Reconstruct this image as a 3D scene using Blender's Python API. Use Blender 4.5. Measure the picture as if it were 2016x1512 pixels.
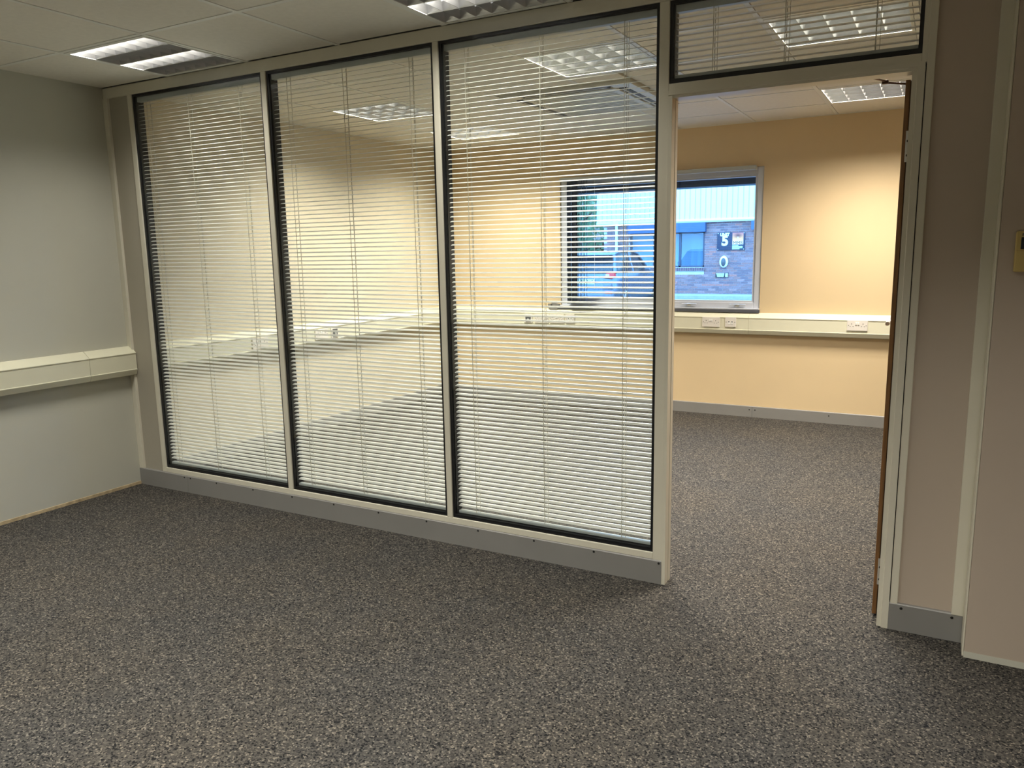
import bpy, bmesh, math, random
from mathutils import Vector, Matrix, Euler
random.seed(7)
S = bpy.context.scene
C = S.collection
for o in list(bpy.data.objects):
    bpy.data.objects.remove(o)

# ------------------------------------------------------------------ camera
cam_d = bpy.data.cameras.new('camera')
cam = bpy.data.objects.new('camera', cam_d)
C.objects.link(cam)
cam_d.sensor_width = 36.0
cam_d.lens = 1525.78 / 2016 * 36.0
cam_d.clip_start, cam_d.clip_end = 0.05, 300
yaw, pit, roll = -0.5038, -0.1691, -0.0181
F = Vector((math.sin(yaw) * math.cos(pit), math.cos(yaw) * math.cos(pit), math.sin(pit)))
r_ = F.cross(Vector((0, 0, 1))).normalized()
u_ = r_.cross(F)
cR = math.cos(roll) * r_ + math.sin(roll) * u_
cU = -math.sin(roll) * r_ + math.cos(roll) * u_
m = Matrix((cR, cU, -F)).transposed().to_4x4()
m.translation = Vector((4.3402, -3.0142, 1.4))
cam.matrix_world = m
S.camera = cam

# ------------------------------------------------------------------ exposure, world
S.view_settings.view_transform = 'Standard'
S.view_settings.look = 'None'
S.view_settings.exposure = 0.0
S.view_settings.gamma = 1.0
S.view_settings.use_curve_mapping = False
S.cycles.max_bounces = 10
S.cycles.diffuse_bounces = 6
S.cycles.glossy_bounces = 5
S.cycles.transparent_max_bounces = 24
S.cycles.sample_clamp_indirect = 4.0
S.cycles.caustics_reflective = False
S.cycles.caustics_refractive = False
S.cycles.use_denoising = True

SKY_STRENGTH = 9.5
NEAR_W = 9.5          # watts of each lit tube strip, near room
BACK_W = 16.5          # watts of each lit tube strip, far room
REST_W = 12.5         # watts of each tube strip of the lights behind the camera
NEAR_COL = (1.0, 0.96, 0.86)
BACK_COL = (1.0, 0.92, 0.79)

w = bpy.data.worlds.new('overcast_sky')
S.world = w
w.use_nodes = True
bg = w.node_tree.nodes['Background']
bg.inputs['Color'].default_value = (0.21, 0.52, 1.05, 1)
bg.inputs['Strength'].default_value = SKY_STRENGTH

H = 2.3735            # ceiling height
YB = 3.513            # inner face of the far wall
XE = 6.0              # right end of both rooms
YF = -6.0             # wall behind the camera

# ------------------------------------------------------------------ materials
def srgb(r, g, b):
    f = lambda c: c / 12.92 if c <= 0.04045 else ((c + 0.055) / 1.055) ** 2.4
    return (f(r / 255), f(g / 255), f(b / 255), 1)

def lin(r, g, b):
    return (r, g, b, 1)

def mat(name, col, rough=0.6, metal=0.0, var=0.0, scale=8.0, bump=0.0, bscale=200.0, spec=0.5, streak=None):
    mt = bpy.data.materials.new(name)
    mt.use_nodes = True
    nt = mt.node_tree
    b = nt.nodes['Principled BSDF']
    b.inputs['Base Color'].default_value = col
    b.inputs['Roughness'].default_value = rough
    b.inputs['Metallic'].default_value = metal
    b.inputs['Specular IOR Level'].default_value = spec
    tc = nt.nodes.new('ShaderNodeTexCoord')
    src = tc.outputs['Object']
    if streak:
        mp = nt.nodes.new('ShaderNodeMapping')
        mp.inputs['Scale'].default_value = streak
        nt.links.new(src, mp.inputs['Vector'])
        src = mp.outputs['Vector']
    if var > 0:
        n = nt.nodes.new('ShaderNodeTexNoise')
        n.inputs['Scale'].default_value = scale
        n.inputs['Detail'].default_value = 5
        nt.links.new(src, n.inputs['Vector'])
        rp = nt.nodes.new('ShaderNodeValToRGB')
        rp.color_ramp.elements[0].position = 0.3
        rp.color_ramp.elements[1].position = 0.7
        lo = [max(0, c * (1 - var)) for c in col[:3]] + [1]
        hi = [min(1, c * (1 + var)) for c in col[:3]] + [1]
        rp.color_ramp.elements[0].color = lo
        rp.color_ramp.elements[1].color = hi
        nt.links.new(n.outputs['Fac'], rp.inputs['Fac'])
        nt.links.new(rp.outputs['Color'], b.inputs['Base Color'])
    if bump > 0:
        n2 = nt.nodes.new('ShaderNodeTexNoise')
        n2.inputs['Scale'].default_value = bscale
        n2.inputs['Detail'].default_value = 3
        nt.links.new(tc.outputs['Object'], n2.inputs['Vector'])
        bp = nt.nodes.new('ShaderNodeBump')
        bp.inputs['Strength'].default_value = bump
        bp.inputs['Distance'].default_value = 0.002
        nt.links.new(n2.outputs['Fac'], bp.inputs['Height'])
        nt.links.new(bp.outputs['Normal'], b.inputs['Normal'])
    return mt

def glass_mat(name, tint=(0.97, 0.985, 0.98, 1), ior=1.5):
    mt = bpy.data.materials.new(name)
    mt.use_nodes = True
    nt = mt.node_tree
    nt.nodes.clear()
    out = nt.nodes.new('ShaderNodeOutputMaterial')
    mx = nt.nodes.new('ShaderNodeMixShader')
    fr = nt.nodes.new('ShaderNodeFresnel')
    ge = nt.nodes.new('ShaderNodeNewGeometry')
    mr = nt.nodes.new('ShaderNodeMapRange')          # same index seen from either side of the thin sheet
    mr.inputs['To Min'].default_value = ior
    mr.inputs['To Max'].default_value = 1 / ior
    nt.links.new(ge.outputs['Backfacing'], mr.inputs['Value'])
    nt.links.new(mr.outputs['Result'], fr.inputs['IOR'])
    tr = nt.nodes.new('ShaderNodeBsdfTransparent')
    tr.inputs['Color'].default_value = tint
    gl = nt.nodes.new('ShaderNodeBsdfGlossy')
    gl.inputs['Roughness'].default_value = 0.0
    nt.links.new(fr.outputs['Fac'], mx.inputs['Fac'])
    nt.links.new(tr.outputs['BSDF'], mx.inputs[1])
    nt.links.new(gl.outputs['BSDF'], mx.inputs[2])
    nt.links.new(mx.outputs['Shader'], out.inputs['Surface'])
    return mt

def carpet_mat():
    mt = bpy.data.materials.new('speckled_carpet')
    mt.use_nodes = True
    nt = mt.node_tree
    b = nt.nodes['Principled BSDF']
    b.inputs['Roughness'].default_value = 0.95
    b.inputs['Specular IOR Level'].default_value = 0.15
    L = nt.links.new
    tc = nt.nodes.new('ShaderNodeTexCoord')
    n1 = nt.nodes.new('ShaderNodeTexVoronoi')     # one tuft of yarn per cell
    n1.inputs['Scale'].default_value = 200
    n1.inputs['Randomness'].default_value = 1.0
    L(tc.outputs['Object'], n1.inputs['Vector'])
    sx = nt.nodes.new('ShaderNodeSeparateColor')
    L(n1.outputs['Color'], sx.inputs['Color'])
    rp = nt.nodes.new('ShaderNodeValToRGB')
    rp.color_ramp.interpolation = 'CONSTANT'
    el = rp.color_ramp.elements
    el[0].position = 0.0; el[0].color = (0.010, 0.010, 0.011, 1)
    el[1].position = 0.91; el[1].color = (0.160, 0.144, 0.122, 1)
    for p_, c_ in ((0.17, (0.038, 0.036, 0.034, 1)), (0.42, (0.055, 0.052, 0.047, 1)), (0.70, (0.080, 0.074, 0.066, 1))):
        e = el.new(p_); e.color = c_
    L(sx.outputs['Red'], rp.inputs['Fac'])
    n2 = nt.nodes.new('ShaderNodeTexNoise')       # soft wear patches
    n2.inputs['Scale'].default_value = 2.2
    n2.inputs['Detail'].default_value = 4
    L(tc.outputs['Object'], n2.inputs['Vector'])
    r2 = nt.nodes.new('ShaderNodeValToRGB')
    r2.color_ramp.elements[0].position = 0.35
    r2.color_ramp.elements[0].color = (0.93, 0.94, 0.96, 1)
    r2.color_ramp.elements[1].position = 0.65
    r2.color_ramp.elements[1].color = (1.05, 1.02, 0.98, 1)
    L(n2.outputs['Fac'], r2.inputs['Fac'])
    mx = nt.nodes.new('ShaderNodeMix')
    mx.data_type = 'RGBA'
    mx.blend_type = 'MULTIPLY'
    mx.inputs['Factor'].default_value = 1
    L(rp.outputs['Color'], mx.inputs['A'])
    L(r2.outputs['Color'], mx.inputs['B'])
    L(mx.outputs['Result'], b.inputs['Base Color'])
    bp = nt.nodes.new('ShaderNodeBump')
    bp.inputs['Strength'].default_value = 0.10
    bp.inputs['Distance'].default_value = 0.002
    L(n1.outputs['Distance'], bp.inputs['Height'])
    L(bp.outputs['Normal'], b.inputs['Normal'])
    return mt

def emit_mat(name, col, strength):
    mt = bpy.data.materials.new(name)
    mt.use_nodes = True
    b = mt.node_tree.nodes['Principled BSDF']
    b.inputs['Base Color'].default_value = (0.9, 0.9, 0.9, 1)
    b.inputs['Emission Color'].default_value = (*col, 1)
    b.inputs['Emission Strength'].default_value = strength
    return mt

M = dict(
    carpet=carpet_mat(),
    wall_near=mat('off_white_paint', lin(0.54, 0.535, 0.46), 0.55, var=0.02, scale=3, bump=0.08, bscale=400),
    wall_mush=mat('mushroom_wall_paint', lin(0.52, 0.44, 0.36), 0.55, var=0.02, scale=3, bump=0.06, bscale=400),
    panel=mat('grey_beige_panel', lin(0.42, 0.39, 0.32), 0.5, var=0.02, scale=3),
    cream=mat('cream_wall_paint', lin(0.72, 0.56, 0.34), 0.6, var=0.02, scale=3, bump=0.06, bscale=400),
    side=mat('ivory_side_wall_paint', lin(0.74, 0.66, 0.49), 0.6, var=0.02, scale=3, bump=0.06, bscale=400),
    tile=mat('ceiling_tile_white', lin(0.80, 0.76, 0.68), 0.9, var=0.03, scale=40, bump=0.25, bscale=500),
    tee=mat('ceiling_grid_white', lin(0.80, 0.79, 0.74), 0.45, var=0.015, scale=20),
    frame=mat('magnolia_powder_coat', lin(0.70, 0.67, 0.56), 0.4, var=0.02, scale=10),
    trunk=mat('cream_pvc_trunking', lin(0.74, 0.72, 0.56), 0.4, var=0.02, scale=6),
    gasket=mat('black_gasket', lin(0.006, 0.007, 0.009), 0.35, var=0.1, scale=20),
    slat=mat('white_blind_slat', lin(0.88, 0.88, 0.85), 0.35, var=0.01, scale=10),
    rail=mat('grey_white_blind_rail', lin(0.50, 0.53, 0.53), 0.4, var=0.02, scale=10),
    cord=mat('pale_ladder_cord', lin(0.62, 0.60, 0.52), 0.8, var=0.02, scale=50),
    skirt=mat('grey_skirting_vinyl', lin(0.25, 0.245, 0.235), 0.45, var=0.04, scale=5),
    screw=mat('dark_screw_hole', lin(0.01, 0.01, 0.01), 0.5, var=0.1, scale=50),
    wood=mat('brown_hardwood_lipping', lin(0.21, 0.10, 0.032), 0.45, var=0.25, scale=6, streak=(30, 30, 1.5)),
    wood_dark=mat('dark_wood_rebate_shade', lin(0.06, 0.026, 0.010), 0.45, var=0.25, scale=6, streak=(30, 30, 1.5)),  # dark wood; on the door core it paints in the rebate's shade
    steel=mat('satin_steel', lin(0.75, 0.74, 0.70), 0.35, 0.6, var=0.03, scale=30),
    bronze=mat('dark_bronze_metal', lin(0.10, 0.05, 0.03), 0.4, 0.5, var=0.05, scale=30),
    louvre=mat('satin_aluminium_louvre', lin(0.76, 0.77, 0.79), 0.20, 1.0, var=0.05, scale=14),
    blade=mat('brushed_aluminium_blade', lin(0.52, 0.52, 0.52), 0.34, 1.0, var=0.03, scale=14),
    housing=mat('white_enamel_housing', lin(0.75, 0.76, 0.75), 0.4, var=0.02, scale=10),
    plastic=mat('white_socket_plastic', lin(0.78, 0.74, 0.68), 0.3, var=0.01, scale=20),
    hole=mat('dark_pin_hole', lin(0.02, 0.018, 0.016), 0.6, var=0.1, scale=50),
    dark_plastic=mat('dark_grey_plastic', lin(0.08, 0.085, 0.09), 0.4, var=0.05, scale=30),
    grey_plastic=mat('mid_grey_plastic', lin(0.22, 0.21, 0.20), 0.4, var=0.05, scale=30),
    gold=mat('yellowed_cream_plastic', lin(0.60, 0.46, 0.17), 0.35, var=0.03, scale=20),
    lcd=mat('dark_lcd', lin(0.03, 0.035, 0.038), 0.15, var=0.1, scale=40),
    lcd_green=mat('green_lcd_segment', lin(0.10, 0.20, 0.17), 0.3, var=0.1, scale=40),
    plaster=mat('bare_plaster_edge', lin(0.42, 0.33, 0.20), 0.9, var=0.3, scale=30),
    pvc=mat('white_upvc', lin(0.58, 0.61, 0.68), 0.35, var=0.02, scale=10),
    sill=mat('dark_grey_sill', lin(0.09, 0.095, 0.11), 0.4, var=0.05, scale=10),
    vane=mat('slate_vertical_vane', lin(0.09, 0.13, 0.22), 0.8, var=0.05, scale=20),
    navy=mat('navy_steel', lin(0.025, 0.035, 0.07), 0.45, var=0.08, scale=6),
    shutter=mat('blue_shutter_steel', lin(0.05, 0.10, 0.20), 0.5, var=0.06, scale=5),
    ac=mat('white_cassette_plastic', lin(0.72, 0.71, 0.66), 0.4, var=0.02, scale=10),
    slot=mat('dark_air_slot', lin(0.03, 0.03, 0.035), 0.6, var=0.1, scale=20),
    glass=glass_mat('clear_glass'),
    tube_on=emit_mat('fluorescent_tube_lit', (1.0, 0.97, 0.92), 6.0),
    tube_off=mat('fluorescent_tube_off', lin(0.7, 0.7, 0.7), 0.3, var=0.02, scale=20),
    mortar=mat('pale_mortar', lin(0.60, 0.57, 0.56), 0.95, var=0.1, scale=6, bump=0.3, bscale=80),
    clad=mat('pale_corrugated_cladding', lin(0.72, 0.74, 0.70), 0.45, var=0.03, scale=1.5),
    asphalt=mat('grey_asphalt', lin(0.16, 0.16, 0.165), 0.9, var=0.2, scale=30, bump=0.3, bscale=150),
    pave=mat('pale_paving', lin(0.38, 0.37, 0.35), 0.9, var=0.1, scale=8),
    outer=mat('outer_brickwork', lin(0.32, 0.24, 0.2), 0.9, var=0.2, scale=12),
    win_dark=mat('blind_sky_reflection', lin(0.14, 0.26, 0.38), 0.7, var=0.2, scale=1.5, streak=(6, 1, .3)),  # drawn blind whose blue stands in for sky reflected in the panes
    winframe=mat('dark_window_frame', lin(0.05, 0.06, 0.09), 0.4, var=0.08, scale=8),
    carpaint=mat('silver_blue_car_paint', lin(0.16, 0.19, 0.24), 0.22, 0.6, var=0.02, scale=3),
    carglass=mat('dark_car_glass', lin(0.03, 0.04, 0.05), 0.06, var=0.05, scale=3),
    rubber=mat('tyre_rubber', lin(0.015, 0.015, 0.016), 0.8, var=0.1, scale=40),
    alloy=mat('silver_alloy', lin(0.75, 0.77, 0.8), 0.3, 0.8, var=0.03, scale=20),
    redlens=mat('red_lamp_lens', lin(0.85, 0.05, 0.05), 0.15, var=0.1, scale=20),
    whitelens=mat('clear_lamp_lens', lin(0.8, 0.8, 0.8), 0.15, var=0.05, scale=20),
    plate=mat('pale_number_plate', lin(0.85, 0.78, 0.45), 0.4, var=0.02, scale=20),
    black=mat('matt_black', lin(0.012, 0.012, 0.014), 0.6, var=0.1, scale=30),
    signblue=mat('navy_sign_panel', lin(0.012, 0.018, 0.045), 0.3, var=0.05, scale=10),
    white=mat('white_print', lin(0.85, 0.85, 0.82), 0.5, var=0.01, scale=20),
    bark=mat('tree_bark', lin(0.10, 0.075, 0.05), 0.9, var=0.3, scale=20),
    leaf=mat('green_leaf', lin(0.20, 0.30, 0.16), 0.6, var=0.4, scale=9),
    pale_green=mat('pale_green_print', lin(0.55, 0.72, 0.62), 0.5, var=0.03, scale=30),
)
def cloth_glow(mt, col, amount):
    nt = mt.node_tree
    b_ = nt.nodes['Principled BSDF']
    tl = nt.nodes.new('ShaderNodeBsdfTranslucent')
    tl.inputs['Color'].default_value = col
    mx = nt.nodes.new('ShaderNodeMixShader')
    mx.inputs['Fac'].default_value = amount
    out = nt.nodes['Material Output']
    nt.links.new(b_.outputs['BSDF'], mx.inputs[1])
    nt.links.new(tl.outputs['BSDF'], mx.inputs[2])
    nt.links.new(mx.outputs['Shader'], out.inputs['Surface'])
cloth_glow(M['vane'], (0.30, 0.36, 0.45, 1), 0.6)
cloth_glow(M['leaf'], (0.25, 0.35, 0.18, 1), 0.35)
def brick_mat(i, col):
    return mat('fired_brick_tone_%s' % 'abcdef'[i], lin(*col), 0.9, var=0.18, scale=25, bump=0.3, bscale=120)
BR = [brick_mat(i, c) for i, c in enumerate([(0.25, 0.14, 0.13), (0.30, 0.15, 0.13), (0.19, 0.12, 0.125), (0.40, 0.165, 0.13), (0.27, 0.16, 0.155), (0.35, 0.20, 0.18)])]

# ------------------------------------------------------------------ builders
class MB:
    """Collects shapes and links them as ONE mesh object."""
    def __init__(s):
        s.v = []; s.f = []
    def box(s, x0, x1, y0, y1, z0, z1):
        n = len(s.v)
        s.v += [(x0, y0, z0), (x1, y0, z0), (x1, y1, z0), (x0, y1, z0), (x0, y0, z1), (x1, y0, z1), (x1, y1, z1), (x0, y1, z1)]
        s.f += [tuple(n + i for i in q) for q in ((0, 3, 2, 1), (4, 5, 6, 7), (0, 1, 5, 4), (1, 2, 6, 5), (2, 3, 7, 6), (3, 0, 4, 7))]
        return s
    def bbox(s, x0, x1, y0, y1, z0, z1, c):
        """box with chamfered edges"""
        bm = bmesh.new()
        bmesh.ops.create_cube(bm, size=1)
        for v in bm.verts:
            v.co = ((x0 + x1) / 2 + v.co.x * (x1 - x0), (y0 + y1) / 2 + v.co.y * (y1 - y0), (z0 + z1) / 2 + v.co.z * (z1 - z0))
        bmesh.ops.bevel(bm, geom=bm.edges[:], offset=c, segments=2, affect='EDGES', profile=0.5)
        return s.bm(bm)
    def bm(s, bm):
        n = len(s.v)
        bm.verts.index_update()
        s.v += [tuple(v.co) for v in bm.verts]
        s.f += [tuple(n + v.index for v in f.verts) for f in bm.faces]
        bm.free()
        return s
    def prism(s, prof, a0, a1, axis='x'):
        """extrude closed profile; axis x: prof=(y,z); y: (x,z); z: (x,y)"""
        n = len(s.v); k = len(prof)
        for a in (a0, a1):
            for p, q in prof:
                s.v.append({'x': (a, p, q), 'y': (p, a, q), 'z': (p, q, a)}[axis])
        s.f += [tuple(n + i for i in reversed(range(k))), tuple(n + k + i for i in range(k))]
        s.f += [(n + i, n + (i + 1) % k, n + k + (i + 1) % k, n + k + i) for i in range(k)]
        return s
    def cyl(s, p0, p1, r, seg=12, r1=None):
        p0, p1 = Vector(p0), Vector(p1)
        r1 = r if r1 is None else r1
        d = (p1 - p0).normalized()
        a = d.orthogonal().normalized(); b = d.cross(a)
        n = len(s.v)
        for p, rr in ((p0, r), (p1, r1)):
            for i in range(seg):
                t = 2 * math.pi * i / seg
                s.v.append(tuple(p + (a * math.cos(t) + b * math.sin(t)) * rr))
        s.f += [tuple(n + i for i in reversed(range(seg))), tuple(n + seg + i for i in range(seg))]
        s.f += [(n + i, n + (i + 1) % seg, n + seg + (i + 1) % seg, n + seg + i) for i in range(seg)]
        return s
    def lathe(s, c, prof, axis='y', seg=24, sx=1.0, sz=1.0):
        """prof = [(radius, along)]"""
        n = len(s.v); k = len(prof)
        for rr, a in prof:
            for i in range(seg):
                t = 2 * math.pi * i / seg
                p, q = rr * math.cos(t) * sx, rr * math.sin(t) * sz
                s.v.append({'y': (c[0] + p, c[1] + a, c[2] + q), 'x': (c[0] + a, c[1] + p, c[2] + q), 'z': (c[0] + p, c[1] + q, c[2] + a)}[axis])
        for j in range(k - 1):
            s.f += [(n + j * seg + i, n + j * seg + (i + 1) % seg, n + (j + 1) * seg + (i + 1) % seg, n + (j + 1) * seg + i) for i in range(seg)]
        s.f += [tuple(n + i for i in range(seg)), tuple(n + (k - 1) * seg + i for i in range(seg))]
        return s
    def mesh(s, name, mt, smooth=False):
        me = bpy.data.meshes.new(name)
        me.from_pydata(s.v, [], s.f)
        me.materials.append(mt)
        bm = bmesh.new(); bm.from_mesh(me)
        bmesh.ops.recalc_face_normals(bm, faces=bm.faces[:])
        bm.to_mesh(me); bm.free()
        if smooth:
            for p in me.polygons:
                p.use_smooth = True
        return me
    def build(s, name, mt, parent=None, smooth=False):
        return link(name, s.mesh(name, mt, smooth), parent)

def link(name, me, parent=None):
    o = bpy.data.objects.new(name, me)
    C.objects.link(o)
    if parent is not None:
        o.parent = parent
    return o

def tag(o, label=None, cat=None, group=None, kind=None):
    if label: o['label'] = label
    if cat: o['category'] = cat
    if group: o['group'] = group
    if kind: o['kind'] = kind
    return o

def empty(name, loc=(0, 0, 0), **kw):
    o = bpy.data.objects.new(name, None)
    C.objects.link(o)
    o.empty_display_size = 0.1
    o.location = loc
    return tag(o, **kw)

def box(name, mt, parent, *a):
    return MB().box(*a).build(name, mt, parent)

def copy_tree(o, parent=None):
    c = o.copy(); C.objects.link(c); c.parent = parent
    for ch in list(o.children):
        copy_tree(ch, c)
    return c

def text_mesh(body, size, depth=0.002, bold=0.0):
    cu = bpy.data.curves.new('lettering', 'FONT')
    cu.body = body; cu.size = size; cu.extrude = depth; cu.offset = bold
    cu.align_x = 'CENTER'; cu.align_y = 'CENTER'
    o = bpy.data.objects.new('lettering', cu)
    C.objects.link(o)
    bpy.context.view_layer.update()
    me = bpy.data.meshes.new_from_object(o.evaluated_get(bpy.context.evaluated_depsgraph_get()))
    bpy.data.objects.remove(o)
    return me

def text(name, body, size, loc, mt, parent, depth=0.002, bold=0.0, sx=1.0):
    me = text_mesh(body, size, depth, bold)
    me.materials.clear(); me.materials.append(mt)
    me.transform(Matrix.Translation(loc) @ Matrix.Rotation(math.pi / 2, 4, 'X') @ Matrix.Diagonal((sx, 1, 1, 1)))
    return link(name, me, parent)

# ------------------------------------------------------------------ the shell
def structure(name, loc=(0, 0, 0)):
    return empty(name, loc, kind='structure')

fl = box('floor', M['carpet'], None, -0.2, XE + 0.2, YF - 0.2, YB + 0.02, -0.08, 0.0)
tag(fl, kind='structure', label='speckled grey brown carpet running through both rooms')

wl = structure('wall_left')
box('near_face', M['wall_near'], wl, -0.15, 0.0, YF, 0.03, 0.0, H + 0.2)
box('far_face', M['side'], wl, -0.15, 0.0, 0.03, YB + 0.3, 0.0, H + 0.2)

# far wall with the window opening
WX0, WX1, WZ0, WZ1 = 1.275, 3.06, 0.895, 2.035
wb = structure('wall_back')
b = MB()
b.box(0, WX0, YB, YB + 0.28, 0, H + 0.2).box(WX1, XE + 0.15, YB, YB + 0.28, 0, H + 0.2)
b.box(WX0, WX1, YB, YB + 0.28, 0, WZ0).box(WX0, WX1, YB, YB + 0.28, WZ1, H + 0.2)
b.build('plaster_face', M['cream'], wb)
b = MB()
b.box(-0.15, WX0, YB + 0.281, YB + 0.30, -0.1, H + 1.2).box(WX1, XE + 0.15, YB + 0.281, YB + 0.30, -0.1, H + 1.2)
b.box(WX0, WX1, YB + 0.281, YB + 0.30, -0.1, WZ0).box(WX0, WX1, YB + 0.281, YB + 0.30, WZ1, H + 1.2)
b.build('outer_skin', M['outer'], wb)

wr = structure('wall_right')
box('near_face', M['wall_mush'], wr, XE, XE + 0.15, YF, 0.0, 0, H + 0.2)
box('far_face', M['cream'], wr, XE, XE + 0.15, 0.0, YB, 0, H + 0.2)
wf = tag(box('wall_front', M['wall_near'], None, -0.15, XE + 0.15, YF - 0.15, YF, 0, H + 0.2), kind='structure')
# boxed-out wall beside the door, nearer the camera than the partition
wx = structure('wall_boxing')
b = MB().box(4.495, XE, -0.115, 0.071, 0.0, H + 0.1)
b.build('boxing_face', M['wall_mush'], wx)
MB().prism([(-0.119, 0.0), (-0.115, 0.0), (-0.115, 0.020), (-0.117, 0.022)], 4.494, XE, 'x').build('painted_base_edge', M['wall_near'], wx)

# ceiling: tees and tiles, a slab over the part behind the camera
ce = structure('ceiling')
box('soffit_slab', M['tile'], ce, -0.15, XE + 0.15, YF - 0.15, YB + 0.3, H + 0.125, H + 0.2)
XG = [0.0] + [0.578 + 0.6 * k for k in range(10)]
YNEAR = [-1.815, -1.212, -0.609, -0.006]
YBACK = [0.071, 0.654, 1.240, 1.820, 2.410, 3.000, YB]
LIGHTS_NEAR = [(1, 2), (4, 2)]                       # (column, row)
LIGHTS_BACK = [(1, 2), (4, 1), (6, 1), (6, 4), (1, 4)]
AC_BOX = (1.815, 2.690, 1.465, 2.370)
T = 0.011
tile_cache = {}
def tile(x0, x1, y0, y1):
    g = 0.0025
    dx, dy = x1 - x0, y1 - y0
    k = (round(dx, 3), round(dy, 3))
    if k not in tile_cache:
        tile_cache[k] = MB().box(T + g, dx - T - g, T + g, dy - T - g, 0, 0.014).mesh('tile', M['tile'])
    o = link('tile', tile_cache[k], ce)
    o.location = (x0, y0, H + 0.0015)
def overlaps_ac(x0, x1, y0, y1):
    return x0 < AC_BOX[1] - .03 and x1 > AC_BOX[0] + .03 and y0 < AC_BOX[3] - .03 and y1 > AC_BOX[2] + .03
for rows, lights, back in ((YNEAR, LIGHTS_NEAR, False), (YBACK, LIGHTS_BACK, True)):
    for j in range(len(rows) - 1):
        for i in range(len(XG) - 1):
            x0, x1 = XG[i], XG[i + 1]
            if (i, j) in lights:
                continue
            if back and overlaps_ac(x0, x1, rows[j], rows[j + 1]):
                if i == 3 or i == 4:
                    # cut tiles round the cassette
                    if i == 4 and rows[j] > 1.8: tile(AC_BOX[1], x1, rows[j], rows[j + 1])
                    elif i == 4 and rows[j] > 1.2: tile(AC_BOX[1], x1, rows[j], rows[j + 1])
                    if rows[j] < 1.3 and i == 3:
                        tile(x0, x1, rows[j], AC_BOX[2])
                    if rows[j] < 1.3 and i == 4:
                        tile(x0, AC_BOX[1], rows[j], AC_BOX[2])
                continue
            tile(x0, x1, rows[j], rows[j + 1])
UNSEEN = [(i, y) for y in (-2.42, -4.23) for i in (1, 4, 7)]      # (column, y) of lights behind the camera
b = MB()
for ya, yb_ in ((YF, -4.23), (-3.627, -2.42), (-1.817, YNEAR[0])):
    b.box(0, XE, ya, yb_, H + 0.001, H + 0.02)
for y in (-4.23, -2.42):
    xs_ = [0.0] + [v for i in (1, 4, 7) for v in (XG[i], XG[i + 1])] + [XE]
    for k in range(0, len(xs_), 2):
        b.box(xs_[k], xs_[k + 1], y, y + 0.603, H + 0.001, H + 0.02)
b.build('slab_behind_camera', M['tile'], ce)
for x in XG[1:]:
    box('tee', M['tee'], ce, x - T, x + T, YNEAR[0], -0.006, H - 0.0005, H + 0.03)
    if AC_BOX[0] < x < AC_BOX[1]:
        box('tee', M['tee'], ce, x - T, x + T, 0.071, AC_BOX[2], H - 0.0005, H + 0.03)
        box('tee', M['tee'], ce, x - T, x + T, AC_BOX[3], YB, H - 0.0005, H + 0.03)
    else:
        box('tee', M['tee'], ce, x - T, x + T, 0.071, YB, H - 0.0005, H + 0.03)
for rows in (YNEAR, YBACK):
    for y in rows:
        if y == YB: y -= T
        if rows is YNEAR and y == rows[-1]:
            box('edge_angle', M['tee'], ce, 0, XE, y - T - .006, y + .002, H + 0.006, H + 0.03)
            continue
        if AC_BOX[2] < y < AC_BOX[3]:
            box('tee', M['tee'], ce, 0, AC_BOX[0], y - T, y + T, H - 0.0002, H + 0.03)
            box('tee', M['tee'], ce, AC_BOX[1], XE, y - T, y + T, H - 0.0002, H + 0.03)
        else:
            box('tee', M['tee'], ce, 0, XE, y - T, y + T, H - 0.0002, H + 0.03)
box('edge_angle', M['tee'], ce, 0, T * 2, YNEAR[0], -0.01, H + 0.006, H + 0.03)
box('tee', M['tee'], ce, 0, T * 2, 0.071, YB, H - 0.0008, H + 0.03)

# ------------------------------------------------------------------ partition
PX = structure('wall_partition')
fr, pn = M['frame'], M['panel']
def frame_bar(name, x0, x1, z0, z1, y0=-0.006, y1=0.071, mt=None):
    return MB().bbox(x0, x1, y0, y1, z0, z1, 0.002).build(name, mt or fr, PX)
Z0, Z1 = 0.133, 2.316          # glazing sight lines
frame_bar('head_rail', 0.0, 4.488, Z1, H)
frame_bar('corner_trim', 0.0, 0.040, 0.103, Z1, -0.012, 0.077)
box('infill_panel', pn, PX, 0.040, 0.214, 0.004, 0.061, 0.0, Z1)
frame_bar('mullion', 0.214, 0.249, 0.104, Z1)
frame_bar('mullion', 1.263, 1.297, Z0, Z1)
frame_bar('mullion', 2.309, 2.339, Z0, Z1)
frame_bar('bottom_rail', 0.249, 3.347, 0.104, Z0)
box('plinth', pn, PX, 0.214, 3.346, 0.01, 0.055, 0.0, 0.105)
# post beside the door: two stepped faces
frame_bar('door_post', 3.347, 3.386, 0.0, Z1)
frame_bar('cover_strip', 4.452, 4.490, 0.100, Z1, -0.014, 0.079, M['frame'])
frame_bar('cover_strip', 4.4885, 4.4945, 0.0, Z1, -0.112, -0.001, M['frame'])
box('infill_panel', M['wall_mush'], PX, 4.272, 4.460, 0.002, 0.063, 0.0, Z1)
frame_bar('transom_rail', 3.386, 4.240, 1.968, 2.018)
MB().bbox(4.2555, 4.280, -0.010, 0.075, 0.100, Z1, 0.002).build('door_post', fr, PX)

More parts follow.
